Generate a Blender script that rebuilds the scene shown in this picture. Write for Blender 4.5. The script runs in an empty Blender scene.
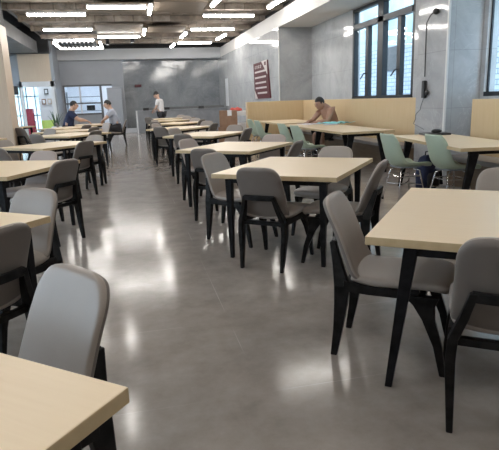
import bpy, bmesh, math, random
from mathutils import Vector, Matrix, noise
random.seed(7)
D = bpy.data
COL = bpy.context.scene.collection
R = math.radians

# ------------------------------------------------------------------ materials
def mat(name, col, rough=.5, metal=0, spec=.5, emit=None, es=0, var=None, vscale=8, bump=0, bscale=200, rvar=0, coat=0):
    m = D.materials.new(name); m.use_nodes = True
    nt = m.node_tree; b = nt.nodes['Principled BSDF']
    b.inputs['Base Color'].default_value = (*col, 1)
    b.inputs['Roughness'].default_value = rough
    b.inputs['Metallic'].default_value = metal
    b.inputs['Specular IOR Level'].default_value = spec
    b.inputs['Coat Weight'].default_value = coat
    if emit:
        b.inputs['Emission Color'].default_value = (*emit, 1); b.inputs['Emission Strength'].default_value = es
    tc = nt.nodes.new('ShaderNodeTexCoord')
    if var:
        n = nt.nodes.new('ShaderNodeTexNoise'); n.inputs['Scale'].default_value = vscale; n.inputs['Detail'].default_value = 5
        nt.links.new(tc.outputs['Object'], n.inputs['Vector'])
        r = nt.nodes.new('ShaderNodeValToRGB')
        r.color_ramp.elements[0].position = .35; r.color_ramp.elements[1].position = .65
        r.color_ramp.elements[0].color = (*col, 1); r.color_ramp.elements[1].color = (*var, 1)
        nt.links.new(n.outputs['Fac'], r.inputs['Fac']); nt.links.new(r.outputs['Color'], b.inputs['Base Color'])
    if bump:
        n2 = nt.nodes.new('ShaderNodeTexNoise'); n2.inputs['Scale'].default_value = bscale
        nt.links.new(tc.outputs['Object'], n2.inputs['Vector'])
        bp = nt.nodes.new('ShaderNodeBump'); bp.inputs['Strength'].default_value = bump; bp.inputs['Distance'].default_value = .002
        nt.links.new(n2.outputs['Fac'], bp.inputs['Height']); nt.links.new(bp.outputs['Normal'], b.inputs['Normal'])
    return m

def N(nt, t, **kw):
    n = nt.nodes.new(t)
    for k, v in kw.items():
        if k in n.inputs: n.inputs[k].default_value = v
        else: setattr(n, k, v)
    return n

def line_mask(nt, vec, axis, period, off, half):
    """1 on thin joints repeated along one axis"""
    s = N(nt, 'ShaderNodeSeparateXYZ'); nt.links.new(vec, s.inputs[0])
    a = N(nt, 'ShaderNodeMath', operation='SUBTRACT'); nt.links.new(s.outputs[axis], a.inputs[0]); a.inputs[1].default_value = off
    p = N(nt, 'ShaderNodeMath', operation='PINGPONG'); nt.links.new(a.outputs[0], p.inputs[0]); p.inputs[1].default_value = period/2
    l = N(nt, 'ShaderNodeMath', operation='LESS_THAN'); nt.links.new(p.outputs[0], l.inputs[0]); l.inputs[1].default_value = half
    return l.outputs[0]

def vmax(nt, a, b):
    m = N(nt, 'ShaderNodeMath', operation='MAXIMUM'); nt.links.new(a, m.inputs[0]); nt.links.new(b, m.inputs[1]); return m.outputs[0]

def floor_mat():
    m = D.materials.new('polished_concrete_tile'); m.use_nodes = True; nt = m.node_tree; b = nt.nodes['Principled BSDF']
    tc = N(nt, 'ShaderNodeTexCoord'); v = tc.outputs['Object']
    n = N(nt, 'ShaderNodeTexNoise', Scale=3.2, Detail=8, Roughness=.68); nt.links.new(v, n.inputs['Vector'])
    r = N(nt, 'ShaderNodeValToRGB'); e = r.color_ramp.elements
    e[0].position = .3; e[0].color = (.24, .214, .196, 1); e[1].position = .7; e[1].color = (.365, .333, .308, 1)
    nt.links.new(n.outputs['Fac'], r.inputs['Fac'])
    mk = vmax(nt, line_mask(nt, v, 0, 1.7, .5, .0025), line_mask(nt, v, 1, .85, 3.0, .002))
    mx = N(nt, 'ShaderNodeMix', data_type='RGBA'); nt.links.new(r.outputs['Color'], mx.inputs['A']); mx.inputs['B'].default_value = (.42, .39, .36, 1)
    k = N(nt, 'ShaderNodeMath', operation='MULTIPLY'); nt.links.new(mk, k.inputs[0])
    n3 = N(nt, 'ShaderNodeTexNoise', Scale=1.6); nt.links.new(v, n3.inputs['Vector'])
    n3r = N(nt, 'ShaderNodeMapRange'); n3r.inputs['From Min'].default_value = .46; n3r.inputs['From Max'].default_value = .6; nt.links.new(n3.outputs['Fac'], n3r.inputs['Value']); nt.links.new(n3r.outputs['Result'], k.inputs[1])
    nt.links.new(k.outputs[0], mx.inputs['Factor']); nt.links.new(mx.outputs['Result'], b.inputs['Base Color'])
    n2 = N(nt, 'ShaderNodeTexNoise', Scale=5, Detail=6, Roughness=.6); nt.links.new(v, n2.inputs['Vector'])
    mr = N(nt, 'ShaderNodeMapRange'); mr.inputs['To Min'].default_value = .08; mr.inputs['To Max'].default_value = .21
    nt.links.new(n2.outputs['Fac'], mr.inputs['Value']); nt.links.new(mr.outputs['Result'], b.inputs['Roughness'])
    n4 = N(nt, 'ShaderNodeTexNoise', Scale=7, Detail=2); nt.links.new(v, n4.inputs['Vector'])
    bp = N(nt, 'ShaderNodeBump', Strength=.05, Distance=.01); nt.links.new(n4.outputs['Fac'], bp.inputs['Height']); nt.links.new(bp.outputs['Normal'], b.inputs['Normal'])
    b.inputs['Specular IOR Level'].default_value = .24
    return m

def marble(name, c0, c1, vein, rough=.12, jx=(1.2, .0), jz=(.9, .35), axis=0):
    m = D.materials.new(name); m.use_nodes = True; nt = m.node_tree; b = nt.nodes['Principled BSDF']
    tc = N(nt, 'ShaderNodeTexCoord'); v = tc.outputs['Object']
    n = N(nt, 'ShaderNodeTexNoise', Scale=1.3, Detail=8, Roughness=.65, Distortion=.8); nt.links.new(v, n.inputs['Vector'])
    r = N(nt, 'ShaderNodeValToRGB'); e = r.color_ramp.elements
    e[0].position = .35; e[0].color = (*c0, 1); e[1].position = .68; e[1].color = (*c1, 1)
    nt.links.new(n.outputs['Fac'], r.inputs['Fac'])
    w = N(nt, 'ShaderNodeTexNoise', Scale=.9, Detail=6, Roughness=.6, Distortion=2.2); nt.links.new(v, w.inputs['Vector'])
    r2 = N(nt, 'ShaderNodeValToRGB'); e = r2.color_ramp.elements
    e[0].position = .492; e[0].color = (0, 0, 0, 1); e[1].position = .5; e[1].color = (.35, .35, .35, 1)
    x = e.new(.508); x.color = (0, 0, 0, 1)
    nt.links.new(w.outputs['Fac'], r2.inputs['Fac'])
    mx = N(nt, 'ShaderNodeMix', data_type='RGBA'); nt.links.new(r2.outputs['Color'], mx.inputs['Factor'])
    nt.links.new(r.outputs['Color'], mx.inputs['A']); mx.inputs['B'].default_value = (*vein, 1)
    mk = vmax(nt, line_mask(nt, v, axis, *jx, .004), line_mask(nt, v, 2, *jz, .004))
    k = N(nt, 'ShaderNodeMath', operation='MULTIPLY'); nt.links.new(mk, k.inputs[0]); k.inputs[1].default_value = .35
    m2 = N(nt, 'ShaderNodeMix', data_type='RGBA'); nt.links.new(k.outputs[0], m2.inputs['Factor'])
    nt.links.new(mx.outputs['Result'], m2.inputs['A']); m2.inputs['B'].default_value = (.13, .13, .13, 1)
    nt.links.new(m2.outputs['Result'], b.inputs['Base Color']); b.inputs['Roughness'].default_value = rough
    n4 = N(nt, 'ShaderNodeTexNoise', Scale=1.5, Detail=1); nt.links.new(v, n4.inputs['Vector'])
    bp = N(nt, 'ShaderNodeBump', Strength=.06, Distance=.02); nt.links.new(n4.outputs['Fac'], bp.inputs['Height']); nt.links.new(bp.outputs['Normal'], b.inputs['Normal'])
    return m

def wood(name, c0, c1, rough=.45, stretch=(1, 14, 14), scale=3):
    m = D.materials.new(name); m.use_nodes = True; nt = m.node_tree; b = nt.nodes['Principled BSDF']
    tc = N(nt, 'ShaderNodeTexCoord'); mp = N(nt, 'ShaderNodeMapping'); mp.inputs['Scale'].default_value = stretch
    nt.links.new(tc.outputs['Object'], mp.inputs['Vector'])
    n = N(nt, 'ShaderNodeTexNoise', Scale=scale, Detail=6, Roughness=.6); nt.links.new(mp.outputs[0], n.inputs['Vector'])
    r = N(nt, 'ShaderNodeValToRGB'); e = r.color_ramp.elements
    e[0].position = .3; e[0].color = (*c0, 1); e[1].position = .7; e[1].color = (*c1, 1)
    nt.links.new(n.outputs['Fac'], r.inputs['Fac']); nt.links.new(r.outputs['Color'], b.inputs['Base Color'])
    b.inputs['Roughness'].default_value = rough
    return m

def brick_mat(name, c1, c2, mortar, scale, emit=0):
    m = D.materials.new(name); m.use_nodes = True; nt = m.node_tree; b = nt.nodes['Principled BSDF']
    tc = N(nt, 'ShaderNodeTexCoord'); s = N(nt, 'ShaderNodeSeparateXYZ'); c = N(nt, 'ShaderNodeCombineXYZ')
    nt.links.new(tc.outputs['Object'], s.inputs[0]); nt.links.new(s.outputs[1], c.inputs[0]); nt.links.new(s.outputs[2], c.inputs[1])
    t = N(nt, 'ShaderNodeTexBrick', Scale=scale); t.inputs['Color1'].default_value = (*c1, 1); t.inputs['Color2'].default_value = (*c2, 1)
    t.inputs['Mortar'].default_value = (*mortar, 1); t.inputs['Mortar Size'].default_value = .03
    t.inputs['Brick Width'].default_value = .9; t.inputs['Row Height'].default_value = .3
    nt.links.new(c.outputs[0], t.inputs['Vector']); nt.links.new(t.outputs['Color'], b.inputs['Base Color'])
    b.inputs['Roughness'].default_value = .8
    return m

def ceiling_mat():
    m = D.materials.new('raw_concrete_soffit'); m.use_nodes = True; nt = m.node_tree; b = nt.nodes['Principled BSDF']
    tc = N(nt, 'ShaderNodeTexCoord'); v = tc.outputs['Object']
    mp = N(nt, 'ShaderNodeMapping'); mp.inputs['Scale'].default_value = (.42, .9, 1); nt.links.new(v, mp.inputs['Vector'])
    t = N(nt, 'ShaderNodeTexBrick', Scale=1.2); t.inputs['Color1'].default_value = (.26, .228, .195, 1); t.inputs['Color2'].default_value = (.44, .40, .36, 1)
    t.inputs['Mortar'].default_value = (.24, .21, .185, 1); t.inputs['Mortar Size'].default_value = .01; t.offset = .37; t.squash = .6; t.squash_frequency = 3
    nt.links.new(mp.outputs[0], t.inputs['Vector'])
    n = N(nt, 'ShaderNodeTexNoise', Scale=2.2, Detail=8, Roughness=.7); nt.links.new(v, n.inputs['Vector'])
    r = N(nt, 'ShaderNodeValToRGB'); e = r.color_ramp.elements
    e[0].position = .35; e[0].color = (.45, .42, .40, 1); e[1].position = .65; e[1].color = (1.1, 1.05, 1, 1)
    nt.links.new(n.outputs['Fac'], r.inputs['Fac'])
    mx = N(nt, 'ShaderNodeMix', data_type='RGBA', blend_type='MULTIPLY'); mx.inputs['Factor'].default_value = 1
    nt.links.new(t.outputs['Color'], mx.inputs['A']); nt.links.new(r.outputs['Color'], mx.inputs['B'])
    nt.links.new(mx.outputs['Result'], b.inputs['Base Color']); b.inputs['Roughness'].default_value = .85
    return m

def glass_mat(name, tint=(.93, .97, 1)):
    m = D.materials.new(name); m.use_nodes = True; nt = m.node_tree; nt.nodes.remove(nt.nodes['Principled BSDF'])
    o = nt.nodes['Material Output']; t = N(nt, 'ShaderNodeBsdfTransparent'); t.inputs[0].default_value = (*tint, 1)
    g = N(nt, 'ShaderNodeBsdfGlossy'); g.inputs['Roughness'].default_value = .02
    f = N(nt, 'ShaderNodeLayerWeight', Blend=.5); pw = N(nt, 'ShaderNodeMath', operation='POWER'); pw.inputs[1].default_value = 4
    nt.links.new(f.outputs['Facing'], pw.inputs[0]); sc_ = N(nt, 'ShaderNodeMath', operation='MULTIPLY_ADD'); nt.links.new(pw.outputs[0], sc_.inputs[0]); sc_.inputs[1].default_value = .5; sc_.inputs[2].default_value = .03
    mx = N(nt, 'ShaderNodeMixShader')
    nt.links.new(sc_.outputs[0], mx.inputs[0]); nt.links.new(t.outputs[0], mx.inputs[1]); nt.links.new(g.outputs[0], mx.inputs[2]); nt.links.new(mx.outputs[0], o.inputs['Surface'])
    return m

M = dict(
    floor=floor_mat(), ceil=ceiling_mat(),
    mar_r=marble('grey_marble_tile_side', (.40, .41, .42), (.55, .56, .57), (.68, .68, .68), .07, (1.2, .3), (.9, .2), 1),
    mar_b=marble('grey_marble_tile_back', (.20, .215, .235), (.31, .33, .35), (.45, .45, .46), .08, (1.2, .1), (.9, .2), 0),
    mar_p=marble('grey_marble_tile_pier', (.36, .365, .375), (.50, .505, .515), (.66, .66, .66), .07, (1.0, .1), (.9, .2), 0),
    white=mat('white_plaster', (.74, .72, .69), .6, var=(.70, .68, .66), vscale=1),
    beige=mat('beige_wall', (.60, .585, .56), .7, var=(.56, .545, .525), vscale=2),
    kwall=mat('pale_grey_panel', (.35, .375, .415), .4, var=(.315, .34, .38), vscale=1.2),
    softw=mat('pale_grey_plaster', (.60, .615, .64), .6, var=(.56, .575, .60), vscale=1),
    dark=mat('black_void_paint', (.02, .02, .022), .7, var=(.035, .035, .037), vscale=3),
    dgrey=mat('dark_grey_duct', (.12, .125, .13), .5, var=(.16, .16, .165), vscale=2),
    trim=mat('satin_metal_trim', (.66, .66, .65), .5, .1, var=(.7, .69, .67), vscale=4),
    panel=wood('light_maple_panel', (.57, .42, .235), (.605, .455, .27), .35, (6, 6, .6), 4),
    tan=wood('tan_board', (.17, .135, .10), (.20, .16, .125), .6, (1, 6, 6), 2),
    coltan=wood('beige_oak_cladding', (.54, .43, .33), (.60, .49, .38), .45, (8, 8, .5), 4),
    top=wood('pale_beech_laminate', (.79, .625, .415), (.82, .66, .45), .36, (1.2, 26, 26), 2.5),
    edge=mat('beech_edge_band', (.50, .375, .215), .45, var=(.55, .42, .25), vscale=20),
    black=mat('black_powder_coat', (.004, .004, .005), .5, 0, .15, var=(.014, .014, .016), vscale=15),
    bwood=mat('black_stained_wood', (.004, .004, .004), .45, 0, .15, var=(.016, .015, .015), vscale=18),
    leather=mat('dark_taupe_fabric', (.152, .129, .113), .6, var=(.172, .147, .129), vscale=5, bump=.25, bscale=260),
    leather2=mat('taupe_grey_leather', (.292, .252, .222), .42, var=(.315, .272, .241), vscale=5, bump=.25, bscale=260),
    leather3=mat('pinkish_grey_leather', (.36, .30, .27), .45, var=(.39, .33, .30), vscale=5, bump=.25, bscale=260),
    green=mat('sage_green_plastic', (.36, .43, .33), .42, var=(.39, .46, .36), vscale=4),
    chrome=mat('chrome', (.7, .7, .72), .12, 1, var=(.6, .6, .62), vscale=3),
    cushion=mat('grey_seat_pad', (.24, .27, .29), .7, var=(.28, .31, .33), vscale=20),
    bench=mat('grey_bench_vinyl', (.27, .25, .24), .5, var=(.31, .29, .28), vscale=3),
    benchw=wood('brown_bench_base', (.16, .11, .075), (.21, .15, .10), .5, (1, 1, 12), 3),
    frame=mat('dark_window_aluminium', (.022, .027, .034), .4, .2, var=(.03, .035, .042), vscale=5),
    glass=glass_mat('window_glass'),
    led=mat('led_diffuser', (.9, .9, .9), .5, emit=(1, .955, .895), es=35),
    vled=mat('vent_light_strip', (.9, .9, .9), .5, emit=(1, .97, .93), es=5),
    kled=mat('kitchen_lamp', (.9, .9, .9), .5, emit=(.75, .87, 1), es=16),
    brick=brick_mat('white_glazed_brick', (.42, .475, .53), (.34, .40, .46), (.19, .24, .29), 2.2),
    outdoor=mat('outdoor_pale_render', (.45, .52, .53), .8, var=(.28, .40, .43), vscale=.9),
    red=mat('dark_red_board', (.085, .014, .02), .6, var=(.10, .018, .025), vscale=6),
    cream=mat('cream_lettering', (.66, .60, .58), .5, var=(.60, .54, .52), vscale=25),
    paper=mat('white_paper', (.78, .76, .80), .7, var=(.72, .68, .78), vscale=6),
    cyan=mat('turquoise_cloth', (.22, .62, .66), .7, var=(.32, .70, .72), vscale=12),
    skin=mat('skin', (.36, .205, .145), .5, var=(.41, .24, .17), vscale=6),
    skin2=mat('pale_skin', (.50, .32, .24), .5, var=(.55, .36, .27), vscale=6),
    lips=mat('lips', (.28, .10, .085), .5, var=(.32, .12, .10), vscale=30),
    hair=mat('black_hair', (.012, .011, .012), .5, var=(.02, .018, .018), vscale=40),
    navy=mat('navy_cotton', (.018, .028, .075), .8, var=(.025, .036, .09), vscale=14),
    lshirt=mat('pale_grey_blue_cotton', (.34, .37, .44), .8, var=(.40, .43, .50), vscale=14),
    wshirt=mat('white_cotton', (.72, .72, .74), .8, var=(.66, .66, .68), vscale=14),
    pants=mat('dark_trousers', (.02, .02, .025), .8, var=(.03, .03, .035), vscale=14),
    card=mat('brown_cardboard', (.23, .135, .085), .8, var=(.28, .17, .11), vscale=7),
    rag=mat('red_cloth', (.55, .07, .06), .7, var=(.62, .10, .08), vscale=9),
    white2=mat('white_enamel', (.72, .73, .75), .35, var=(.66, .67, .70), vscale=3),
    leaf=mat('dark_green_leaf', (.03, .075, .03), .4, var=(.06, .12, .05), vscale=9),
    lime=mat('yellow_green_sign', (.45, .62, .12), .5, var=(.5, .7, .18), vscale=5),
    crimson=mat('crimson_enamel', (.60, .05, .09), .5, var=(.66, .08, .12), vscale=5),
    steel=mat('brushed_steel', (.24, .255, .28), .35, .7, var=(.29, .305, .33), vscale=4),
    blackp=mat('black_plastic', (.012, .012, .014), .35, var=(.02, .02, .022), vscale=10),
)

# ------------------------------------------------------------------ mesh helpers
def link(name, bm, mats, parent=None, smooth=False, bevel=0, sub=0, loc=None, rotz=0):
    bmesh.ops.recalc_face_normals(bm, faces=bm.faces[:])
    me = D.meshes.new(name); bm.to_mesh(me); bm.free()
    for m in (mats if isinstance(mats, (list, tuple)) else [mats]): me.materials.append(m)
    if smooth:
        for p in me.polygons: p.use_smooth = True
    o = D.objects.new(name, me); COL.objects.link(o)
    if parent: o.parent = parent
    if loc: o.location = loc
    o.rotation_euler.z = rotz
    if bevel:
        b = o.modifiers.new('Bevel', 'BEVEL'); b.width = bevel; b.segments = 2; b.limit_method = 'ANGLE'; b.angle_limit = R(40)
    if sub:
        s = o.modifiers.new('Sub', 'SUBSURF'); s.levels = sub; s.render_levels = sub
    return o

def box(bm, x0, y0, z0, x1, y1, z1, mi=0):
    vs = [bm.verts.new((x, y, z)) for z in (z0, z1) for y in (y0, y1) for x in (x0, x1)]
    for f in ((0, 2, 3, 1), (4, 5, 7, 6), (0, 1, 5, 4), (2, 6, 7, 3), (0, 4, 6, 2), (1, 3, 7, 5)):
        fc = bm.faces.new([vs[i] for i in f]); fc.material_index = mi
    return vs

def B(*a, mi=0):
    bm = bmesh.new(); box(bm, *a, mi=mi); return bm

def ring(c, rt, up, hw, hh, n=4, curve=0, p=4):
    """points of a rectangular (n=4) or superelliptic section"""
    c, rt, up = Vector(c), Vector(rt), Vector(up)
    if n == 4: return [c + rt*(sx*hw) + up*(sy*hh) for sx, sy in ((-1, -1), (1, -1), (1, 1), (-1, 1))]
    out = []
    for i in range(n):
        a = 2*math.pi*i/n; ca, sa = math.cos(a), math.sin(a)
        x = math.copysign(abs(ca)**(2/p), ca); y = math.copysign(abs(sa)**(2/p), sa)
        out.append(c + rt*(x*hw) + up*(y*hh + curve*x*x))
    return out

def loft(bm, rings, cap=True, mi=0):
    vr = [[bm.verts.new(p) for p in r] for r in rings]
    n = len(vr[0])
    for a, b in zip(vr, vr[1:]):
        for i in range(n):
            f = bm.faces.new((a[i], a[(i+1) % n], b[(i+1) % n], b[i])); f.material_index = mi
    if cap:
        for r in (vr[0], vr[-1]):
            f = bm.faces.new(r); f.material_index = mi

def tube(bm, pts, r, n=8, mi=0):
    pts = [Vector(p) for p in pts]; rs = r if isinstance(r, (list, tuple)) else [r]*len(pts)
    rings = []; prev = None
    for i, p in enumerate(pts):
        d = (pts[min(i+1, len(pts)-1)] - pts[max(i-1, 0)]).normalized()
        a = prev if prev is not None else (Vector((0, 0, 1)) if abs(d.z) < .9 else Vector((1, 0, 0)))
        x = (a - d*a.dot(d)).normalized(); y = d.cross(x); prev = x
        rings.append([p + (x*math.cos(2*math.pi*k/n) + y*math.sin(2*math.pi*k/n))*rs[i] for k in range(n)])
    loft(bm, rings, mi=mi)

def ellipsoid(bm, c, r, seg=12, mi=0, fn=None):
    g = bmesh.ops.create_uvsphere(bm, u_segments=seg, v_segments=max(6, seg*2//3), radius=1)
    for v in g['verts']:
        q = Vector((v.co.x*r[0], v.co.y*r[1], v.co.z*r[2]))
        if fn: q = fn(v.co, q)
        v.co = q + Vector(c)
    fs = set(f for v in g['verts'] for f in v.link_faces)
    for f in fs: f.material_index = mi; f.smooth = True

def tag(o, label, cat, group=None):
    o['label'] = label; o['category'] = cat
    if group: o['group'] = group
    return o

def thing(name, label, cat, loc=(0, 0, 0), rotz=0, group=None):
    o = D.objects.new(name, None); COL.objects.link(o); o.location = loc; o.rotation_euler.z = rotz
    return tag(o, label, cat, group)

def struct(name, bm, m, parent=None, **k):
    o = link(name, bm, m, parent, **k); o['kind'] = 'structure'; return o

def copy_tree(o, parent=None):
    c = o.copy(); COL.objects.link(c); c.parent = parent
    for ch in list(o.children): copy_tree(ch, c)
    return c

# ------------------------------------------------------------------ the room
XR, XF, XL, YB, YF = 5.6, 4.55, -6.0, 27.0, -2.6
ZC, ZS, ZT = 4.1, 3.42, 3.86
struct('floor', B(XL-.2, YF-.2, -.12, XR+.2, YB+4, 0), M['floor'])
struct('ceiling', B(-3.1, YF-.2, ZC, XF+.25, YB, ZC+.15), M['ceil'])
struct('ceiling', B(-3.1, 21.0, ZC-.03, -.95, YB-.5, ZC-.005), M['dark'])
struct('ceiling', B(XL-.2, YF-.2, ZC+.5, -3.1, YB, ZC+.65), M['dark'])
bm = bmesh.new(); box(bm, -3.2, YF, ZC-.02, -3.1, YB, ZC+.5); struct('ceiling_edge', bm, M['dgrey'])
# concrete ribs across the ceiling
k = 0
yy = -1.2
while yy < 26.4:
    o = struct('ceiling_beam', B(-3.1, yy, ZC-.16, XF+.2, yy+.22, ZC+.05), M['ceil']); yy += 2.15
# right side: boxed soffit, wall to the far end, pier face and window wall
bm = bmesh.new(); box(bm, XF, YF, ZS, XR+.2, YB, ZT); struct('trim_1', bm, M['white'])
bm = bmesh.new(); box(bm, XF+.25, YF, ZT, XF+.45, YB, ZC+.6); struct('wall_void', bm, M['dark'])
bm = bmesh.new(); box(bm, -4.6, YB-.75, ZS-.02, XF, YB, ZT+.02); struct('trim_2', bm, M['softw'])
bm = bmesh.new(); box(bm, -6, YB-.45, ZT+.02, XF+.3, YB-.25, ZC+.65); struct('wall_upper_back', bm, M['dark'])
bm = bmesh.new(); box(bm, XF, 15.9, 0, XR+.2, YB, ZS); struct('wall_right', bm, M['mar_r'])
bm = bmesh.new(); box(bm, XF-.012, 15.86, 0, XF+.012, 15.9, ZS); struct('trim_3', bm, M['trim'])
# window wall with two openings
W1 = (9.83, 12.82); W2 = (3.6, 7.62); SILL = 1.27
bm = bmesh.new()
box(bm, XR, W1[1], 0, XR+.2, 15.9, ZS); box(bm, XR, W1[0], 0, XR+.2, W1[1], SILL)
box(bm, XR, W2[1], 0, XR+.2, W1[0], ZS); box(bm, XR, W2[0], 0, XR+.2, W2[1], SILL)
box(bm, XR, YF, 0, XR+.2, W2[0], ZS)
struct('wall_right', bm, M['mar_r'])
bm = bmesh.new(); box(bm, 4.98, 7.72, 0, XR, 8.62, ZS); struct('wall_column_right', bm, M['mar_p'])
bm = bmesh.new(); box(bm, 4.965, 7.70, 0, 4.995, 7.74, ZS); struct('trim_4', bm, M['trim'])
# back wall
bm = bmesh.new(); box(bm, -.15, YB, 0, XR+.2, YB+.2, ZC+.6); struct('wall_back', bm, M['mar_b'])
# kitchen front: wall with serving window and doorway
KY = 26.5
bm = bmesh.new()
box(bm, -3.05, KY, 2.27, -.15, KY+.12, ZS); box(bm, -3.05, KY, 0, -2.92, KY+.12, 2.27)
box(bm, -2.92, KY, 0, -1.25, KY+.12, .95); box(bm, -.72, KY, 0, -.15, KY+.5, 2.27)
struct('wall_kitchen', bm, M['kwall'])
bm = bmesh.new()
box(bm, -4.6, YB+2.9, 0, -.15, YB+3.1, 3.4); box(bm, -3.25, KY+.12, 0, -3.1, YB+3, 3.4); box(bm, -.3, KY+.5, 0, -.15, YB+3, 3.4)
struct('wall_kitchen_inner', bm, M['white2'])
struct('ceiling', B(-3.2, KY+.12, 2.9, -.15, YB+3, 3.0), M['white2'])
# entrance bay at left
PY = 24.5
bm = bmesh.new(); box(bm, -3.14, PY, 0, -3.02, YB, ZC); struct('wall_entrance_side', bm, M['kwall'])
bm = bmesh.new(); box(bm, -4.42, PY, 2.42, -3.14, PY+.5, 3.55); struct('wall_entrance_panel', bm, M['coltan'])
bm = bmesh.new(); box(bm, XL, PY+.1, 2.2, -4.42, PY+.3, ZC); box(bm, XL, PY+.1, 0, -5.9, PY+.3, 2.2); box(bm, -4.52, PY+.1, 0, -4.42, PY+.3, 2.2)
struct('wall_entrance', bm, M['kwall'])
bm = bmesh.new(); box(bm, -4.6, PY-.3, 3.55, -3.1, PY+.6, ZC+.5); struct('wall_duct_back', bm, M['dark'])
bm = bmesh.new(); box(bm, XL, PY-.5, 3.5, -4.6, PY+.1, ZC+.5); struct('wall_duct_side', bm, M['dgrey'])
# left wall, unseen windows added to bring daylight in; front wall behind the camera
bm = bmesh.new()
box(bm, XL-.2, YF, 0, XL, YB+4, .9); box(bm, XL-.2, YF, 3.2, XL, YB+4, ZC+.6)
for y0, y1 in ((YF, 0), (6, 7.5), (13, 14.5), (20, 21.5), (24.4, YB+4)): box(bm, XL-.2, y0, .9, XL, y1, 3.2)
struct('wall_left', bm, M['beige'])
struct('wall_front', B(XL-.2, YF-.2, 0, XR+.2, YF, ZC+.6), M['beige'])
# beige clad column in the left row
bm = bmesh.new(); box(bm, -4.9, 14.8, 0, -3.0, 15.6, 3.42); struct('wall_column_left', bm, M['coltan'])
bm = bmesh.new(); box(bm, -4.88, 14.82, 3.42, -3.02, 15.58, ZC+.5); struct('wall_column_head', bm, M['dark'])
# ventilation duct over the left bay
bm = bmesh.new(); box(bm, -4.6, 16.5, 3.55, -3.5, 24.0, 4.0); struct('ceiling_duct', bm, M['dgrey'])

struct('baseboard_back', B(-.6, 26.0, 0, .28, 26.06, .22), M['white2'])
# ---- windows
def window(n, x, y0, y1, z0, z1, divs, trans, handles=True, open_dir=1):
    w = D.objects.new('window_%d' % n, None); COL.objects.link(w); w['kind'] = 'structure'
    bm = bmesh.new(); t = .09; t1 = .03 if n == 2 else t
    box(bm, x-.03, y0, z0, x+.09, y0+t, z1); box(bm, x-.03 if n != 2 else x+.02, y1-t1, z0, x+.09 if n != 2 else x+.05, y1, z1)
    box(bm, x-.03, y0, z0, x+.09, y1, z0+.07); box(bm, x-.03, y0, z1-.07, x+.09, y1, z1)
    link('window_frame', bm, M['frame'], w)
    link('transom', B(x-.05, y0+t, trans-.06, x+.08, y1-t, trans+.06), M['frame'], w)
    for c, hw in divs:
        link('mullion', B(x-.05 if hw > .08 else x-.02, c-hw, z0+.07, x+.08, c+hw, z1-.07 if hw > .08 else trans-.06), M['frame'], w)
        if hw <= .08 and handles:
            bm = bmesh.new(); tube(bm, [(x-.03, c, 1.86), (x-.09, c, 1.86), (x-.10, c+.16, 1.74)], .016, 6); link('handle', bm, M['blackp'], w)
    link('pane', B(x+.02, y0+t, z0+.07, x+.028, y1-t1, z1-.07), M['glass'], w)
    return w
window(1, XR+.03, W1[0], W1[1], SILL, ZS-.02, [(11.28, .13), (10.48, .075), (12.02, .075)], 2.98)
window(2, XR+.03, W2[0], W2[1], SILL, ZS-.02, [(5.4, .13), (4.5, .075)], 2.98)
for i, (y0, y1) in enumerate(((0, 6), (7.5, 13), (14.5, 20), (21.5, 24.4))):  # unseen left-wall windows, added as a source of side light
    window(3+i, XL-.1, y0, y1, .9, 3.2, [((y0+y1)/2, .1)], 2.7, False)
# ---- outside: neighbour's brick wall, paving
struct('wall_brick_outside', B(9.4, -4, -1, 9.7, 24, 3.05), M['brick'])
struct('wall_render_outside', B(9.4, -4, 3.05, 9.7, 24, 9), M['outdoor'])
bm = bmesh.new(); box(bm, 9.34, 8.6, 2.15, 9.41, 9.5, 2.95); box(bm, 9.34, 17.2, 2.2, 9.41, 18.6, 3.0); struct('window_7', bm, M['frame'])
struct('ground_outside', B(XR+.3, -4, -1, 9.4, 24, -.9), M['outdoor'])
struct('ground_outside', B(-30, -10, -.3, XL-.2, 45, -.2), M['outdoor'])

# ---- entrance doorway frame and things behind it
bm = bmesh.new(); box(bm, -16, 34, -.2, -3.4, 34.3, 5.5); struct('wall_outside_facade', bm, M['outdoor'])
bm = bmesh.new()
for k in range(9): box(bm, -6.6+k*.42, 30.6, 0, -6.54+k*.42, 30.66, 3.2)
for z in (.9, 1.9, 2.6): box(bm, -7, 30.6, z, -3.3, 30.66, z+.06)
struct('window_9', bm, M['steel'])
d = D.objects.new('door_1', None); COL.objects.link(d); d['kind'] = 'structure'
bm = bmesh.new(); box(bm, -4.46, PY-.06, 0, -4.36, PY+.1, 2.42); box(bm, -3.2, PY-.06, 0, -3.08, PY+.1, 2.42); box(bm, -4.46, PY-.06, 2.2, -3.08, PY+.1, 2.42)
link('door_frame', bm, M['white2'], d)
link('pane', B(-4.36, PY+.02, .05, -3.75, PY+.03, 2.2), M['glass'], d)
struct('wall_entrance_far', B(-4.36, YB+2.2, 0, -3.2, YB+2.3, 3.0), M['white2'])

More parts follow.
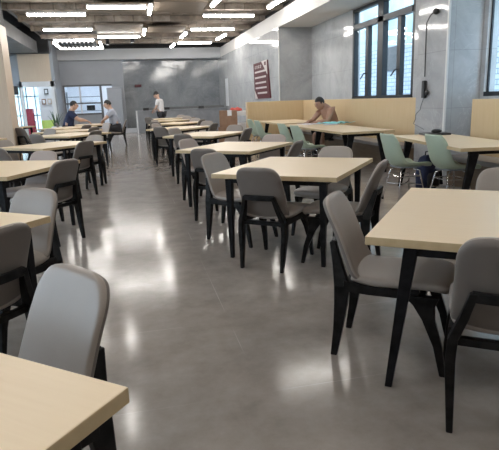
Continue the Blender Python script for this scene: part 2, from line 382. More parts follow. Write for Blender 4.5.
# ------------------------------------------------------------------ ceiling lights
lamp_n = 0
def bar(x0, y0, x1, y1, z, label, grp='suspended light bars'):
    L = math.hypot(x1-x0, y1-y0); a = math.atan2(y1-y0, x1-x0)
    t = thing('ceiling_light', label, 'light', ((x0+x1)/2, (y0+y1)/2, z), a, grp)
    link('housing', B(-L/2, -.055, .03, L/2, .055, .075), M['white2'], t)
    link('diffuser', B(-L/2+.01, -.04, -.03, L/2-.01, .04, .03), M['led'], t, bevel=.015)
    for s in (-.36, .36):
        bm = bmesh.new(); tube(bm, [(s*L, 0, .07), (s*L, 0, ZC-z)], .006, 5); link('suspension_wire', bm, M['dgrey'], t)
BARS = [
 (-2.5, 16.03, -.95, 16.03, 'light bar over left tables, nearest of the three in the left file'),
 (-2.53, 19.08, -.97, 19.08, 'light bar over left tables, middle of the three in the left file'),
 (-2.6, 22.05, -1.1, 22.05, 'light bar right above the ceiling air vent'),
 (-.85, 14.85, .66, 14.85, 'light bar over the aisle at the top edge of the picture'),
 (.78, 14.6, .78, 16.0, 'short end light bar meeting the aisle bar at the top of picture'),
 (-.92, 21.12, .63, 21.12, 'light bar over the far aisle, in front of a tan board'),
 (.75, 19.2, .75, 20.6, 'short lengthwise light bar meeting the far aisle bar'),
 (2.37, 16.3, 3.92, 16.3, 'nearest crosswise light bar over the right row'),
 (2.34, 19.25, 3.88, 19.25, 'middle crosswise light bar over the right row'),
 (2.27, 23.5, 3.72, 23.5, 'farthest crosswise light bar over the right row'),
 (2.42, 13.4, 2.38, 14.7, 'lengthwise light bar cut by top edge, left of the pair'),
 (4.05, 13.4, 4.0, 14.9, 'lengthwise light bar cut by top edge, beside right soffit'),
 (2.28, 20.2, 2.22, 21.6, 'lengthwise light bar near the far wall, nearer of two'),
 (2.15, 23.9, 2.1, 25.1, 'lengthwise light bar near the far wall, farther of two'),
 (3.85, 20.8, 3.78, 22.4, 'lengthwise light bar close to the right soffit at the far end'),
]
for x0, y0, x1, y1, lb in BARS: bar(x0, y0, x1, y1, 3.8, lb)
for y in (11.6, 8.5, 5.4, 2.3, -.8):
    for x0, x1 in ((-2.5, -.95), (2.37, 3.9)):
        bar(x0, y, x1, y, 3.8, 'light bar over the near tables, out of the frame overhead')
for y in (10.9, 7.6, 4.3, 1.0): bar(-.4, y, -.4, y+.9, 3.8, 'light bar over the near tables, out of the frame overhead')
# tan acoustic boards hung level with the lights
for i, (x0, y0, x1, y1, lb) in enumerate([
  (-.85, 14.95, .72, 16.3, 'tan board beside the aisle light bar at top of picture'),
  (.85, 14.6, 2.3, 16.2, 'tan board between aisle and right row, widest tan patch'),
  (-.9, 18.6, .7, 20.9, 'tan board in front of the far aisle light bar'),
  (.9, 19.4, 2.2, 20.8, 'tan board right of the far aisle light bar')]):
    tag(link('ceiling_board', B(x0, y0, 3.9, x1, y1, 3.94), M['tan']), lb, 'board', 'tan ceiling boards')
# air vent cassette
v = thing('air_vent', 'rectangular ceiling air vent with black slats and a lit white frame', 'vent', (-1.80, 23.2, 3.70))
bm = bmesh.new(); box(bm, -.85, 1.1, 0, .95, 1.24, .08); box(bm, -.85, -1.0, 0, -.78, 1.1, .08); box(bm, .86, -1.0, 0, .95, 1.1, .08)
link('frame', bm, M['vled'], v)
link('backing', B(-.72, -1.0, .06, .72, .95, .12), M['blackp'], v)
for i in range(9): link('slat', B(-.68+i*.16, -1.0, .01, -.63+i*.16, .95, .06), M['dgrey'], v)
# ducts and pipes
def spot(x, y, z, lb):
    s = thing('track_spotlight', lb, 'spotlight', (x, y, z))
    bm = bmesh.new(); tube(bm, [(0, 0, 0), (0, -.02, -.2)], .02, 6); link('stem', bm, M['blackp'], s)
    bm = bmesh.new(); tube(bm, [(0, .02, -.18), (0, -.05, -.42)], [.075, .085], 10); hd = link('lamp_head', bm, M['blackp'], s)
    bm = bmesh.new(); tube(bm, [(0, -.05, -.42), (0, -.052, -.43)], .06, 10); link('lens', bm, M['white2'], hd)
spot(.35, 21.9, ZC, 'black spotlight hanging behind the far aisle light bar')
spot(-.62, 22.6, ZC, 'black spotlight hanging beside the air vent')

# ------------------------------------------------------------------ upholstered chair
def pad_rings(prof, widths, thick, curve, n=20, p=5, endr=.5):
    """prof: list of (y,z) centre line; returns rounded slab rings"""
    rings = []
    m = len(prof)
    for i, (y, z) in enumerate(prof):
        a, b = prof[max(0, i-1)], prof[min(m-1, i+1)]
        d = Vector((0, b[0]-a[0], b[1]-a[1])).normalized(); nrm = Vector((1, 0, 0)).cross(d)
        rings.append(ring((0, y, z), (1, 0, 0), nrm, widths[i], thick[i], n, curve[i] if isinstance(curve, list) else curve, p))
    return rings

def resample(pts, n):
    """Catmull-Rom through 2D points"""
    out = []
    seg = len(pts)-1
    for i in range(n):
        u = i/(n-1)*seg; k = min(int(u), seg-1); t = u-k
        p0, p1, p2, p3 = pts[max(k-1, 0)], pts[k], pts[k+1], pts[min(k+2, seg)]
        out.append(tuple(.5*((2*b)+(-a+c)*t+(2*a-5*b+4*c-d)*t*t+(-a+3*b-3*c+d)*t**3) for a, b, c, d in zip(p0, p1, p2, p3)))
    return out

def back_bm():
    c = resample([(-.165, .415), (-.21, .47), (-.245, .56), (-.280, .66), (-.318, .76), (-.352, .845)], 24)
    ws, th = [], []
    L = len(c)
    for i in range(L):
        t = i/(L-1)
        w = .207 - .018*t
        if t < .15: w = .18 + .025*math.sin(t/.15*math.pi/2)
        d = (1-t)*.45
        r = .11
        if d < r: w = w - r*1.1 + 1.1*math.sqrt(max(r*r-(r-d)**2, 0))
        h = .024
        if d < .02: h = .024*math.sqrt(max(0, 1-((.02-d)/.02)**2))*.8 + .005
        ws.append(w); th.append(h)
    cv = [-.028*(1-(i/(L-1))**3) for i in range(L)]
    return pad_rings(c, ws, th, cv, 20, 4.5)

def seat_bm():
    c = resample([(-.205, .448), (-.12, .430), (0, .432), (.12, .440), (.235, .436), (.285, .415)], 20)
    ws, th = [], []
    L = len(c)
    for i in range(L):
        t = i/(L-1); w = .19 + .035*math.sin(min(1, t*1.5)*math.pi/2)
        d = (1-t)*.47; r = .11
        if d < r: w = w - r*.85 + .85*math.sqrt(max(r*r-(r-d)**2, 0))
        h = .035
        if d < .03: h = .035*math.sqrt(max(0, 1-((.03-d)/.03)**2))*.8+.007
        ws.append(w); th.append(h)
    return pad_rings(c, ws, th, .008, 20, 3.2)

def make_chair(leather, label):
    t = thing('dining_chair', label, 'chair')
    bm = bmesh.new(); loft(bm, seat_bm()); link('seat', bm, leather, t, smooth=True, sub=1)
    bm = bmesh.new(); loft(bm, back_bm())
    bm.faces.ensure_lookup_table()
    for q, f in enumerate(bm.faces):
        if q % 20 in range(0, 10) and q < len(bm.faces)-2: f.material_index = 1
    link('backrest', bm, [leather, M['leather']], t, smooth=True, sub=1)
    X = (1, 0, 0); Y = (0, 1, 0)
    for s in (-1, 1):
        # rear leg sweeps up behind the backrest
        pts = [(.178*s, -.285, 0, .013, .017), (.185*s, -.262, .15, .017, .024), (.192*s, -.245, .30, .020, .033), (.186*s, -.240, .40, .020, .040), (.150*s, -.272, .50, .018, .026), (.120*s, -.306, .615, .016, .016)]
        bm = bmesh.new(); loft(bm, [ring(p[:3], X, Y, p[3], p[4]) for p in pts]); link('leg', bm, M['bwood'], t, bevel=.005)
        pts = [(.225*s, .268, 0, .014, .015), (.218*s, .238, .15, .018, .021), (.208*s, .190, .28, .020, .030), (.200*s, .165, .35, .020, .052), (.198*s, .150, .395, .020, .085)]
        bm = bmesh.new(); loft(bm, [ring(p[:3], X, Y, p[3], p[4]) for p in pts]); link('leg', bm, M['bwood'], t, bevel=.005)
    # curved cross bar hugging the back
    bm = bmesh.new()
    rr = []
    for i in range(11):
        u = -1+i*.2; rr.append(ring((.128*u, -.314+.012*u*u, .60), (0, 1, 0), (0, 0, 1), .012, .021))
    loft(bm, rr); link('back_rail', bm, M['bwood'], t, bevel=.004)
    bm = bmesh.new()
    for s in (-1, 1):
        loft(bm, [ring((.192*s, y, z), X, (0, 0, 1), .015, h) for y, z, h in ((-.23, .405, .028), (-.1, .392, .022), (.05, .392, .022), (.14, .400, .024))])
    box(bm, -.18, -.245, .365, .18, -.215, .40); box(bm, -.185, .14, .37, .185, .17, .405)
    link('seat_frame', bm, M['bwood'], t, bevel=.003)
    return t
proto = {}
def chair(x, y, deg, label, group, kind='dark', z=0):
    f = R(deg); 
    if kind not in proto:
        o = make_chair(M['leather2'] if kind == 'dark' else M['leather3'], label); proto[kind] = o
    else: o = copy_tree(proto[kind])
    o.location = (x + .345*math.cos(f), y + .345*math.sin(f), 0); o.rotation_euler.z = f - math.pi/2
    tag(o, label, 'chair', group); return o
GR, GL = 'grey dining chairs of the right row', 'grey dining chairs of the left row'
CH = [
 (1.02, 2.59, -36, 'grey chair in full side view at left end of the nearest right table', GR),
 (1.275, 1.505, 54, 'grey chair cut by the right edge, back turned, before the nearest right table', GR),
 (2.45, 3.02, 233, 'grey chair showing only its backrest top behind the nearest right table', GR),
 (.90, 3.86, 50, 'grey chair in full rear view before the second right table', GR),
 (.76, 5.19, -48, 'grey chair at left corner of second right table, glossy backrest facing right', GR),
 (1.94, 3.80, 143, 'grey chair at right side of second right table, black rail on its back', GR),
 (2.09, 5.16, 226, 'grey chair behind the second right table, its round seat showing beneath', GR),
 (.75, 5.74, 50, 'dark backed chair before the third right table, overlapped by a glossy one', GR),
 (.74, 7.42, -48, 'pinkish pale chair at left corner of the third right table', GR),
 (1.99, 6.12, 143, 'narrow dark chair at right end of the third right table', GR),
 (2.05, 7.45, 233, 'pinkish grey chair behind third right table, in front of green chairs', GR),
 (.80, 8.66, 50, 'dark backed chair before the fourth right table', GR),
 (.84, 10.83, -46, 'pale chair peeping over the dark one at left of fourth right table', GR),
 (2.12, 9.5, 143, 'dark chair at right end of the fourth right table', GR),
 (2.16, 10.98, 233, 'pale chair behind the fourth right table, below the cardboard boxes', GR),
 (.60, 11.65, 50, 'dark backed chair before the fifth right table, nearest the aisle there', GR),
 (.60, 13.7, -37, 'pale chair at left of the fifth right table', GR),
 (1.93, 12.3, 143, 'dark chair at right end of the fifth right table', GR),
 (2.0, 13.95, 233, 'pale chair behind the fifth right table', GR),
 (.65, 15.0, 50, 'dark chair before the sixth right table, small in the distance', GR),
 (.72, 16.85, -37, 'small far chair at the left of the sixth right table', GR),
 (2.05, 15.35, 143, 'small dark chair at right end of the sixth right table', GR),
 (2.05, 17.0, 233, 'small pale chair behind the sixth right table', GR),
 (.65, 17.75, 50, 'tiny dark chair before the seventh right table', GR),
 (2.1, 18.0, 143, 'tiny dark chair at right end of the seventh right table', GR),
 (2.05, 19.55, 233, 'tiny pale chair behind the seventh right table', GR),
 (.65, 20.0, 50, 'tiny dark chair before the farthest right table', GR),
 (2.1, 20.3, 143, 'tiny dark chair at right end of the farthest right table', GR),
 (2.05, 21.85, 233, 'tiny pale chair behind the farthest right table', GR),
 (-.20, 1.68, 217, 'large smooth grey chair behind the nearest left table, beside the aisle', GL),
 (-.60, 2.41, 141, 'grey chair cut by the left edge, black rail across its back', GL),
 (-.62, 3.55, 233, 'pale grey chair facing the camera behind the second left table', GL),
 (-.64, 5.37, 143, 'grey chair on the aisle at right end of third left table, rear leg splayed', GL),
 (-1.02, 6.62, 240, 'pinkish grey chair facing the camera behind the third left table', GL),
 (-1.80, 7.6, 50, 'dark chair at the left edge, slanting before the fourth left table', GL),
 (-2.10, 9.28, -55, 'pale chair at far left end of the fourth left table', GL),
 (-.66, 8.14, 143, 'dark chair on the aisle at right end of the fourth left table', GL),
 (-.61, 9.57, 233, 'pale low backrest behind right corner of the fourth left table', GL),
 (-.70, 11.35, 143, 'dark chair on the aisle at right end of the fifth left table', GL),
 (-1.85, 11.0, 50, 'dark chair at the left before the fifth left table', GL),
 (-1.87, 13.35, 233, 'pale chair with dark rim behind the fifth left table', GL),
 (-.85, 13.3, 143, 'small dark chair on the aisle at the sixth left table', GL),
 (-1.15, 15.0, 143, 'tiny dark chair at right end of the seventh left table', GL),
 (-2.9, 15.0, 50, 'tiny chair before the seventh left table', GL),
 (-.66, 15.95, 215, 'pinkish chair near the aisle just before the seated men', GL),
 (-.13, 18.12, 183, 'dark chair under the man in the pale shirt', GL),
 (-2.34, 17.98, 2, 'dark chair under the man in the navy shirt', GL),
]
pale = ('pale', 'pinkish')
for x, y, a, lb, g in CH:
    chair(x, y, a, lb, g, 'light' if 'pinkish' in lb else 'dark')

# ------------------------------------------------------------------ dining tables
def leg_bm(top, foot, h=.70, w0=.030, w1=.016):
    bm = bmesh.new()
    loft(bm, [ring((*foot, 0), (1, 0, 0), (0, 1, 0), w1, w1), ring((*top, h), (1, 0, 0), (0, 1, 0), w0, w0*.8)])
    return bm
def make_table(label, W=1.09, Dp=1.31, splay=0, ins=(.13, .07)):
    t = thing('dining_table', label, 'table')
    bm = bmesh.new(); box(bm, -W/2, -Dp/2, .712, W/2, Dp/2, .75)
    bm.faces.ensure_lookup_table()
    for f in bm.faces:
        f.normal_update()
        if abs(f.calc_center_median().z-.75) > .005: f.material_index = 1
    o = link('tabletop', bm, [M['top'], M['edge']], t, bevel=.003)
    for sx in (-1, 1):
        for sy in (-1, 1):
            tp = (sx*(W/2-ins[0]), sy*(Dp/2-ins[1])); ft = (sx*(W/2-ins[0]+splay), sy*(Dp/2-ins[1]-(.03 if splay else 0)))
            link('leg', leg_bm(tp, ft), M['black'], t, bevel=.003)
    bm = bmesh.new(); a, b = W/2-ins[0], Dp/2-ins[1]
    for s in (-1, 1):
        box(bm, -a, s*b-.016, .668, a, s*b+.016, .712); box(bm, s*a-.016, -b, .668, s*a+.016, b, .712)
    link('apron', bm, M['black'], t)
    return t
TB = [
 (1.79, 2.22, -38, 'nearest table of the right row, pale wood top cut by the right edge', 'R'),
 (1.46, 4.54, -37.5, 'second table of the right row, four grey chairs around it', 'R'),
 (1.37, 6.93, -40, 'third table of the right row, just left of the green chairs', 'R'),
 (1.39, 9.95, -40, 'fourth table of the right row, counting from the camera', 'R'),
 (1.18, 12.95, -39, 'fifth table of the right row, its left end sticking out into the aisle', 'R'),
 (1.35, 16.0, -39, 'sixth table of the right row, small in the distance', 'R'),
 (1.38, 18.6, -39, 'seventh table of the right row, second from the far end', 'R'),
 (1.38, 20.9, -39, 'farthest table of the right row, in front of the standing worker', 'R'),
 (-.89, .90, -39.5, 'nearest table of the left row, its bare corner filling the lower left', 'L'),
 (-1.32, 2.88, -38, 'second table of the left row, only a sliver of its corner in view', 'L'),
 (-1.36, 5.86, -24, 'third table of the left row, tip pointing at the aisle', 'L'),
 (-1.26, 9.09, -42, 'fourth table of the left row, counting from the camera', 'L'),
 (-1.27, 12.15, -38, 'fifth table of the left row, counting from the camera', 'L'),
 (-1.55, 14.0, -38, 'sixth table of the left row, just before the seated men', 'L'),
 (-1.8, 16.1, -38, 'seventh table of the left row, right in front of the seated men', 'L'),
 (-1.22, 18.0, 5, 'table between the man in navy and the man in pale shirt', 'L'),
 (-3.35, 11.6, -30, 'table at the left edge in front of the beige column', 'S'),
 (-3.9, 18.6, -30, 'small looking table right of the beige column near the entrance', 'S'),
]
tproto = None
for i, (x, y, a, lb, r) in enumerate(TB):
    if i == 0: o = make_table(lb, splay=.085, ins=(.19, .06))
    elif i == 1: o = tproto = make_table(lb, splay=.0, ins=(.13, .08))
    else: o = copy_tree(tproto)
    o.location = (x, y, 0); o.rotation_euler.z = R(a)
    tag(o, lb, 'table', {'R': 'pale wood tables of the right row', 'L': 'pale wood tables of the left row', 'S': 'pale wood tables near the entrance'}[r])

# long communal tables by the window on trestle legs
def long_table(x, y, a, W, Dp, label, thick=.04):
    t = thing('communal_table', label, 'table', (x, y, 0), R(a), 'long tables by the windows')
    bm = bmesh.new(); box(bm, -W/2, -Dp/2, .71, W/2, Dp/2, .75)
    for f in bm.faces:
        if abs(f.calc_center_median().z-.75) > .005: f.material_index = 1
    link('tabletop', bm, [M['top'], M['edge']], t, bevel=.003)
    n = 2 if Dp < 3 else 3
    for k in range(n):
        yy = -Dp/2+.14 + k*(Dp-.28)/(n-1)
        for sx in (-1, 1):
            bm = bmesh.new(); loft(bm, [ring((sx*(W/2-.10), yy, 0), (1, 0, 0), (0, 1, 0), .022, .018), ring((sx*(W/2-.22), yy, .66), (1, 0, 0), (0, 1, 0), .055, .022)])
            link('leg', bm, M['black'], t, bevel=.003)
        link('crossbar', B(-W/2+.16, yy-.02, .66, W/2-.16, yy+.02, .71), M['black'], t)
    link('apron', B(-.04, -Dp/2+.14, .67, .04, Dp/2-.14, .71), M['black'], t)
    return t
long_table(3.99, 10.15, 0, .98, 3.5, 'long table by the first window where the man reads')
long_table(4.12, 13.6, 0, 1.1, 2.2, 'far table by the partition, behind the reading man\'s table')
long_table(4.07, 6.10, -8, .85, 2.2, 'table beside the marble column with black laptop on it')

# ------------------------------------------------------------------ green shell chairs
def make_green(label):
    t = thing('shell_chair', label, 'chair')
    # bucket: profile in y/z, width and side curl
    prof = resample([(-.30, .87), (-.28, .77), (-.25, .64), (-.21, .52), (-.13, .445), (0, .43), (.13, .44), (.20, .455), (.235, .44)], 26)
    bm = bmesh.new(); n = 11; rows = []
    for i, (y, z) in enumerate(prof):
        tt = i/(len(prof)-1)
        w = .20 + .035*math.sin(min(1, tt*2.2)*math.pi/2)
        if tt < .1: w *= .78 + 2.2*tt
        if tt > .93: w *= 1-(tt-.93)*2
        curl = .085*math.sin(math.pi*min(1, max(0, tt)))**.6 if 0 < tt < 1 else .02
        a, b = prof[max(0, i-1)], prof[min(len(prof)-1, i+1)]
        d = Vector((0, b[0]-a[0], b[1]-a[1])).normalized(); nr = d.cross(Vector((1, 0, 0)))
        if nr.z < 0 and tt > .5: nr = -nr
        if nr.y < 0 and tt <= .5: nr = -nr
        row = []
        for k in range(n):
            u = -1+2*k/(n-1)
            row.append(bm.verts.new(Vector((u*w, y, z)) + nr*(curl*abs(u)**2.5)))
        rows.append(row)
    for a, b in zip(rows, rows[1:]):
        for k in range(n-1): bm.faces.new((a[k], a[k+1], b[k+1], b[k]))
    o = link('seat_shell', bm, M['green'], t, smooth=True)
    s = o.modifiers.new('Solid', 'SOLIDIFY'); s.thickness = .012; s.offset = -1
    bm = bmesh.new(); loft(bm, [ring((0, y, .452+dz), (1, 0, 0), (0, 0, 1), w, .014, 16, 0, 3) for y, w, dz in ((-.15, .12, 0), (-.12, .155, 0), (0, .175, -.004), (.12, .17, .002), (.17, .13, .006))])
    link('seat_pad', bm, M['cushion'], t, smooth=True)
    for sx in (-1, 1):
        for sy in (-1, 1):
            bm = bmesh.new(); tube(bm, [(sx*.10, sy*.08, .43), (sx*.13, sy*.13, .40), (sx*.20, sy*.20, .006)], .010, 7); lg = link('leg', bm, M['chrome'], t, smooth=True)
            bm = bmesh.new(); tube(bm, [(sx*.20, sy*.20, 0), (sx*.199, sy*.199, .03)], .016, 8); link('foot_cap', bm, M['blackp'], lg)
    bm = bmesh.new()
    tube(bm, [(-.17, -.165, .22), (.17, .165, .22)], .006, 6); tube(bm, [(.17, -.165, .22), (-.17, .165, .22)], .006, 6)
    tube(bm, [(-.145, -.14, .33), (.145, -.14, .33), (.145, .14, .33), (-.145, .14, .33), (-.145, -.14, .33)], .006, 6)
    link('wire_brace', bm, M['chrome'], t)
    return t
gproto = None
GC = [
 (3.76, 5.62, 2, 'green shell chair with chrome legs nearest the marble column table\'s corner'),
 (3.40, 6.09, 2, 'green shell chair left of its twin, before the laptop table'),
 (3.12, 9.1, 8, 'right one of the two green chairs at the reading man\'s table'),
 (3.15, 10.05, 8, 'left one of the two green chairs at the reading man\'s table'),
 (3.2, 13.1, 6, 'farther green chair, second from the partition end'),
 (3.15, 12.1, 6, 'leftmost green chair, beside the end of the wooden partition'),
]
for i, (x, y, a, lb) in enumerate(GC):
    o = gproto if i else make_green(lb)
    if i: o = copy_tree(gproto)
    else: gproto = o
    o.location = (x, y, 0); o.rotation_euler.z = R(a)-math.pi/2
    tag(o, lb, 'chair', 'sage green shell chairs by the windows')

# ------------------------------------------------------------------ partitions and benches
PX = 5.08
p = thing('partition', 'light wooden partition screen running across, with its end facing the aisle', 'partition')
link('panel', B(3.42, 15.22, .08, PX+.1, 15.34, 1.28), M['panel'], p, bevel=.004)
link('end_post', B(3.36, 15.16, 0, 3.43, 15.40, 1.28), M['panel'], p, bevel=.004)
link('plinth', B(3.44, 15.24, 0, PX+.1, 15.32, .08), M['benchw'], p)
def bench(label, y0, y1, xf, xb, top, cat='bench'):
    t = thing('booth_bench', label, cat, (0, 0, 0), 0, 'wooden booth benches by the windows')
    link('backboard', B(xb, y0, .40, xb+.09, y1, top), M['panel'], t, bevel=.004)
    link('seat_pad', B(xf, y0, .38, xb, y1, .45), M['bench'], t, bevel=.015)
    link('base', B(xf+.06, y0+.02, 0, xb+.09, y1-.02, .38), M['benchw'], t)
    return t
bench('booth bench with tall maple back under the first window', 8.68, 15.2, 4.66, PX, 1.28)
bench('booth bench with tall maple back at the right edge past the column', 2.6, 6.95, 4.50, 4.93, 1.24)

# ------------------------------------------------------------------ wall sign
SX = XF
s = thing('wall_sign', 'dark red slanted notice board with cream lines on the right marble wall', 'sign')
def yz_poly(bm, pts, x0, x1, mi=0):
    a = [bm.verts.new((x0, y, z)) for y, z in pts]; b = [bm.verts.new((x1, y, z)) for y, z in pts]
    n = len(pts)
    for f in (bm.faces.new(a), bm.faces.new(b[::-1])): f.material_index = mi
    for i in range(n):
        f = bm.faces.new((a[i], a[(i+1) % n], b[(i+1) % n], b[i])); f.material_index = mi
# board corners (y, z): left = far
bm = bmesh.new(); yz_poly(bm, [(19.06, 2.58), (17.15, 2.59), (16.85, 1.38), (18.50, 1.37), (18.98, 1.68)], SX-.05, SX-.003); link('board', bm, M['red'], s)
bm = bmesh.new(); yz_poly(bm, [(17.85, 2.59), (17.14, 2.60), (17.10, 2.14)], SX-.062, SX-.05); link('corner_flash', bm, M['cream'], s)
bm = bmesh.new(); yz_poly(bm, [(18.97, 1.67), (18.5, 1.37), (18.92, 1.37)], SX-.05, SX-.01); link('corner_flash', bm, M['cream'], s)
bm = bmesh.new(); yz_poly(bm, [(17.44, 2.55), (17.24, 2.55), (17.24, 2.44), (17.44, 2.44)], SX-.068, SX-.062); link('emblem', bm, M['red'], s)
for zc, ya, yb in ((2.27, 18.85, 17.3), (2.08, 18.85, 17.3), (1.90, 18.8, 17.3), (1.73, 18.78, 17.25), (1.555, 18.5, 17.2)):
    bm = bmesh.new(); yz_poly(bm, [(ya, zc+.030), (yb, zc+.036), (yb, zc-.022), (ya, zc-.028)], SX-.058, SX-.05); link('text_line', bm, M['cream'], s)
for k in range(4):   # heading strokes
    y0 = 18.84-k*.26
    for yz in ([(y0, 2.475), (y0-.17, 2.475), (y0-.17, 2.46), (y0, 2.46)], [(y0, 2.425), (y0-.17, 2.425), (y0-.17, 2.41), (y0, 2.41)], [(y0-.07, 2.50), (y0-.10, 2.50), (y0-.10, 2.38), (y0-.07, 2.38)]):
        bm = bmesh.new(); yz_poly(bm, yz, SX-.0585, SX-.05); link('heading_stroke', bm, M['cream'], s)

# fire notice plates on back corner: narrow white poster and white wall unit
tag(link('wall_poster', B(XF-.02, 24.4, 1.1, XF-.005, 25.1, 2.35), M['white2']), 'narrow pale poster on the marble near the far right corner', 'poster')
e = thing('led_display', 'small dark red display on the far marble wall above the counter', 'sign', (.52, YB-.06, 2.2))
link('casing', B(-.16, -.03, -.06, .16, .06, .06), M['red'], e, bevel=.005)
link('screen', B(-.14, -.036, -.045, .14, -.03, .045), M['red'], e)

# ------------------------------------------------------------------ hanging socket on the column
h = thing('hanging_socket', 'black socket block on a cord down the marble column face', 'socket', (4.98, 8.12, 0))
bm = bmesh.new(); ellipsoid(bm, (-.05, -.10, 2.62), (.05, .06, .05), 10); tube(bm, [(0, -.10, 2.62), (-.05, -.1, 2.62)], .02, 6); link('wall_bracket', bm, M['blackp'], h)
bm = bmesh.new(); tube(bm, [(-.05, -.08, 2.63), (-.05, .06, 2.58), (-.05, .16, 2.48), (-.045, .17, 2.2), (-.04, .17, 1.62)], .010, 6); link('cord', bm, M['blackp'], h)
link('socket_block', B(-.075, .13, 1.27, -.015, .21, 1.56), M['blackp'], h, bevel=.012)
bm = bmesh.new(); ellipsoid(bm, (-.05, .07, 1.36), (.03, .04, .05), 8); link('plug', bm, M['blackp'], h)
bm = bmesh.new(); tube(bm, [(-.045, .17, 1.27), (-.06, .22, 1.14), (-.1, .17, 1.08), (-.14, .24, 1.0), (-.2, .14, .92), (-.26, .1, .85), (-.3, -.3, .775)], .006, 6); link('charging_cable', bm, M['dgrey'], h)

# laptop, mouse, bag
l = thing('laptop', 'closed black laptop lying on the table beside the marble column', 'laptop', (4.36, 6.98, .75), R(-12))
link('base', B(-.19, -.14, .0, .19, .14, .014), M['blackp'], l, bevel=.004)
link('lid', B(-.19, -.14, .015, .19, .14, .028), M['blackp'], l, bevel=.004)
bm = bmesh.new(); ellipsoid(bm, (0, 0, .02), (.085, .055, .035), 12, fn=lambda c, q: Vector((q.x, q.y, max(q.z, -.02))))
tag(link('pouch', bm, M['blackp'], smooth=True, loc=(4.40, 7.0, .7785)), 'small black pouch resting on top of the closed laptop', 'pouch')
b = thing('backpack', 'dark navy backpack standing on the floor behind the green chairs', 'bag', (4.10, 6.72, 0), R(20))
bm = bmesh.new(); loft(bm, [ring((0, 0, z), (1, 0, 0), (0, 1, 0), w, dd, 16, 0, 3.5) for z, w, dd in ((0, .13, .08), (.02, .155, .10), (.2, .16, .11), (.38, .15, .10), (.46, .11, .075), (.49, .05, .04))]); link('body', bm, M['navy'], b, smooth=True)
bm = bmesh.new(); loft(bm, [ring((0, -.12, z), (1, 0, 0), (0, 1, 0), w, dd, 12, 0, 3.5) for z, w, dd in ((.04, .10, .015), (.06, .12, .03), (.2, .12, .035), (.25, .10, .015))]); link('front_pocket', bm, M['pants'], b, smooth=True)
bm = bmesh.new(); tube(bm, [(-.05, 0, .47), (-.04, 0, .54), (.04, 0, .54), (.05, 0, .47)], .01, 6); link('handle', bm, M['blackp'], b)

# ------------------------------------------------------------------ counter along the back wall
c = thing('serving_counter', 'long low grey steel counter along the far marble wall', 'counter')
link('body', B(.35, 24.9, 0, 4.45, 25.7, .98), M['steel'], c, bevel=.01)
link('worktop', B(.30, 24.85, .98, 4.5, 25.75, 1.03), M['steel'], c, bevel=.01)
link('upstand', B(.9, 25.6, 1.03, 4.5, 25.7, 1.14), M['dgrey'], c)
link('end_panel', B(.29, 24.84, 0, .35, 25.72, 1.03), M['white2'], c)
for i, (x, lb) in enumerate(((.75, 'leftmost black tray bin at the far counter'), (1.7, 'black tray bin beside the worker at the far counter'), (3.3, 'rightmost black tray bin at the far counter'))):
    t = thing('tray_bin', lb, 'bin', (x, 24.98, 1.031), 0, 'black bins on the far counter')
    link('body', B(-.13, -.09, 0, .13, .09, .10), M['blackp'], t, bevel=.01); link('rim', B(-.14, -.10, .10, .14, .10, .115), M['blackp'], t)

# cardboard boxes and white cart in front of the right wall
for i, (z, hh, w, lb) in enumerate(((0, .55, .58, 'lower brown cardboard box of the stack beyond the tables'), (.551, .50, .54, 'upper brown cardboard box with tape, top of the stack'))):
    t = thing('cardboard_box', lb, 'box', (2.97, 16.2, z), R(-8), 'stacked cardboard boxes')
    link('carton', B(-w/2-.03*(1-i), -.2, 0, w/2, .2, hh), M['card'], t, bevel=.006)
    link('tape', B(-.03, -.203, hh-.16, .10, .2, hh+.001), M['white2'], t)
bm = bmesh.new()
ellipsoid(bm, (0, 0, .04), (.21, .12, .055), 14, fn=lambda c, q: Vector((q.x, q.y, max(q.z, -.035)))+Vector((0, 0, 0 if q.z < -.03 else .018*math.sin(c.x*7)+.012*math.sin(c.y*9))))
tag(link('folded_cloth', bm, M['rag'], smooth=True, loc=(3.36, 16.86, 1.016), rotz=.2), 'bright red cloth bundled on the left end of the white cart', 'cloth')
t = thing('service_cart', 'white topped cart on thin black legs beside the cardboard boxes', 'cart', (3.52, 16.9, 0), R(-5))
link('top', B(-.38, -.25, .86, .42, .25, 1.0), M['white2'], t, bevel=.01)
link('lower_shelf', B(-.12, -.2, .12, .28, .2, .62), M['white2'], t)
for sx in (-1, 1):
    for sy in (-1, 1): link('leg', B(sx*.3-.02, sy*.2-.02, 0, sx*.3+.02, sy*.2+.02, .86), M['black'], t)
# ------------------------------------------------------------------ kitchen window and contents
w = D.objects.new('window_8', None); COL.objects.link(w); w['kind'] = 'structure'
bm = bmesh.new(); box(bm, -2.95, KY-.03, .93, -2.88, KY+.1, 2.29); box(bm, -1.30, KY-.03, 0, -1.20, KY+.1, 2.29); box(bm, -2.95, KY-.03, 2.23, -.72, KY+.1, 2.30); box(bm, -2.95, KY-.04, .92, -1.2, KY+.15, .99)
link('window_frame', bm, M['dgrey'], w)
link('mullion', B(-2.24, KY-.02, .99, -2.17, KY+.06, 2.23), M['white2'], w); link('rail', B(-2.9, KY-.02, 1.42, -1.3, KY+.06, 1.49), M['dgrey'], w)
link('pane', B(-2.88, KY+.03, .99, -1.30, KY+.04, 2.23), M['glass'], w)
tag(link('microwave', B(-2.0, KY+.5, 1.12, -1.62, KY+.8, 1.36), M['blackp'], bevel=.01), 'small black appliance behind the kitchen window', 'appliance')
t = thing('kitchen_shelf', 'pale steel shelf unit seen through the kitchen window', 'shelf', (-2.0, KY+.65, 0))
for z in (.4, 1.08, 1.75): link('shelf_board', B(-.9, -.2, z, .75, .25, z+.03), M['steel'], t)
for x in (-.9, .72): link('upright', B(x, -.2, 0, x+.04, .25, 2.0), M['steel'], t)
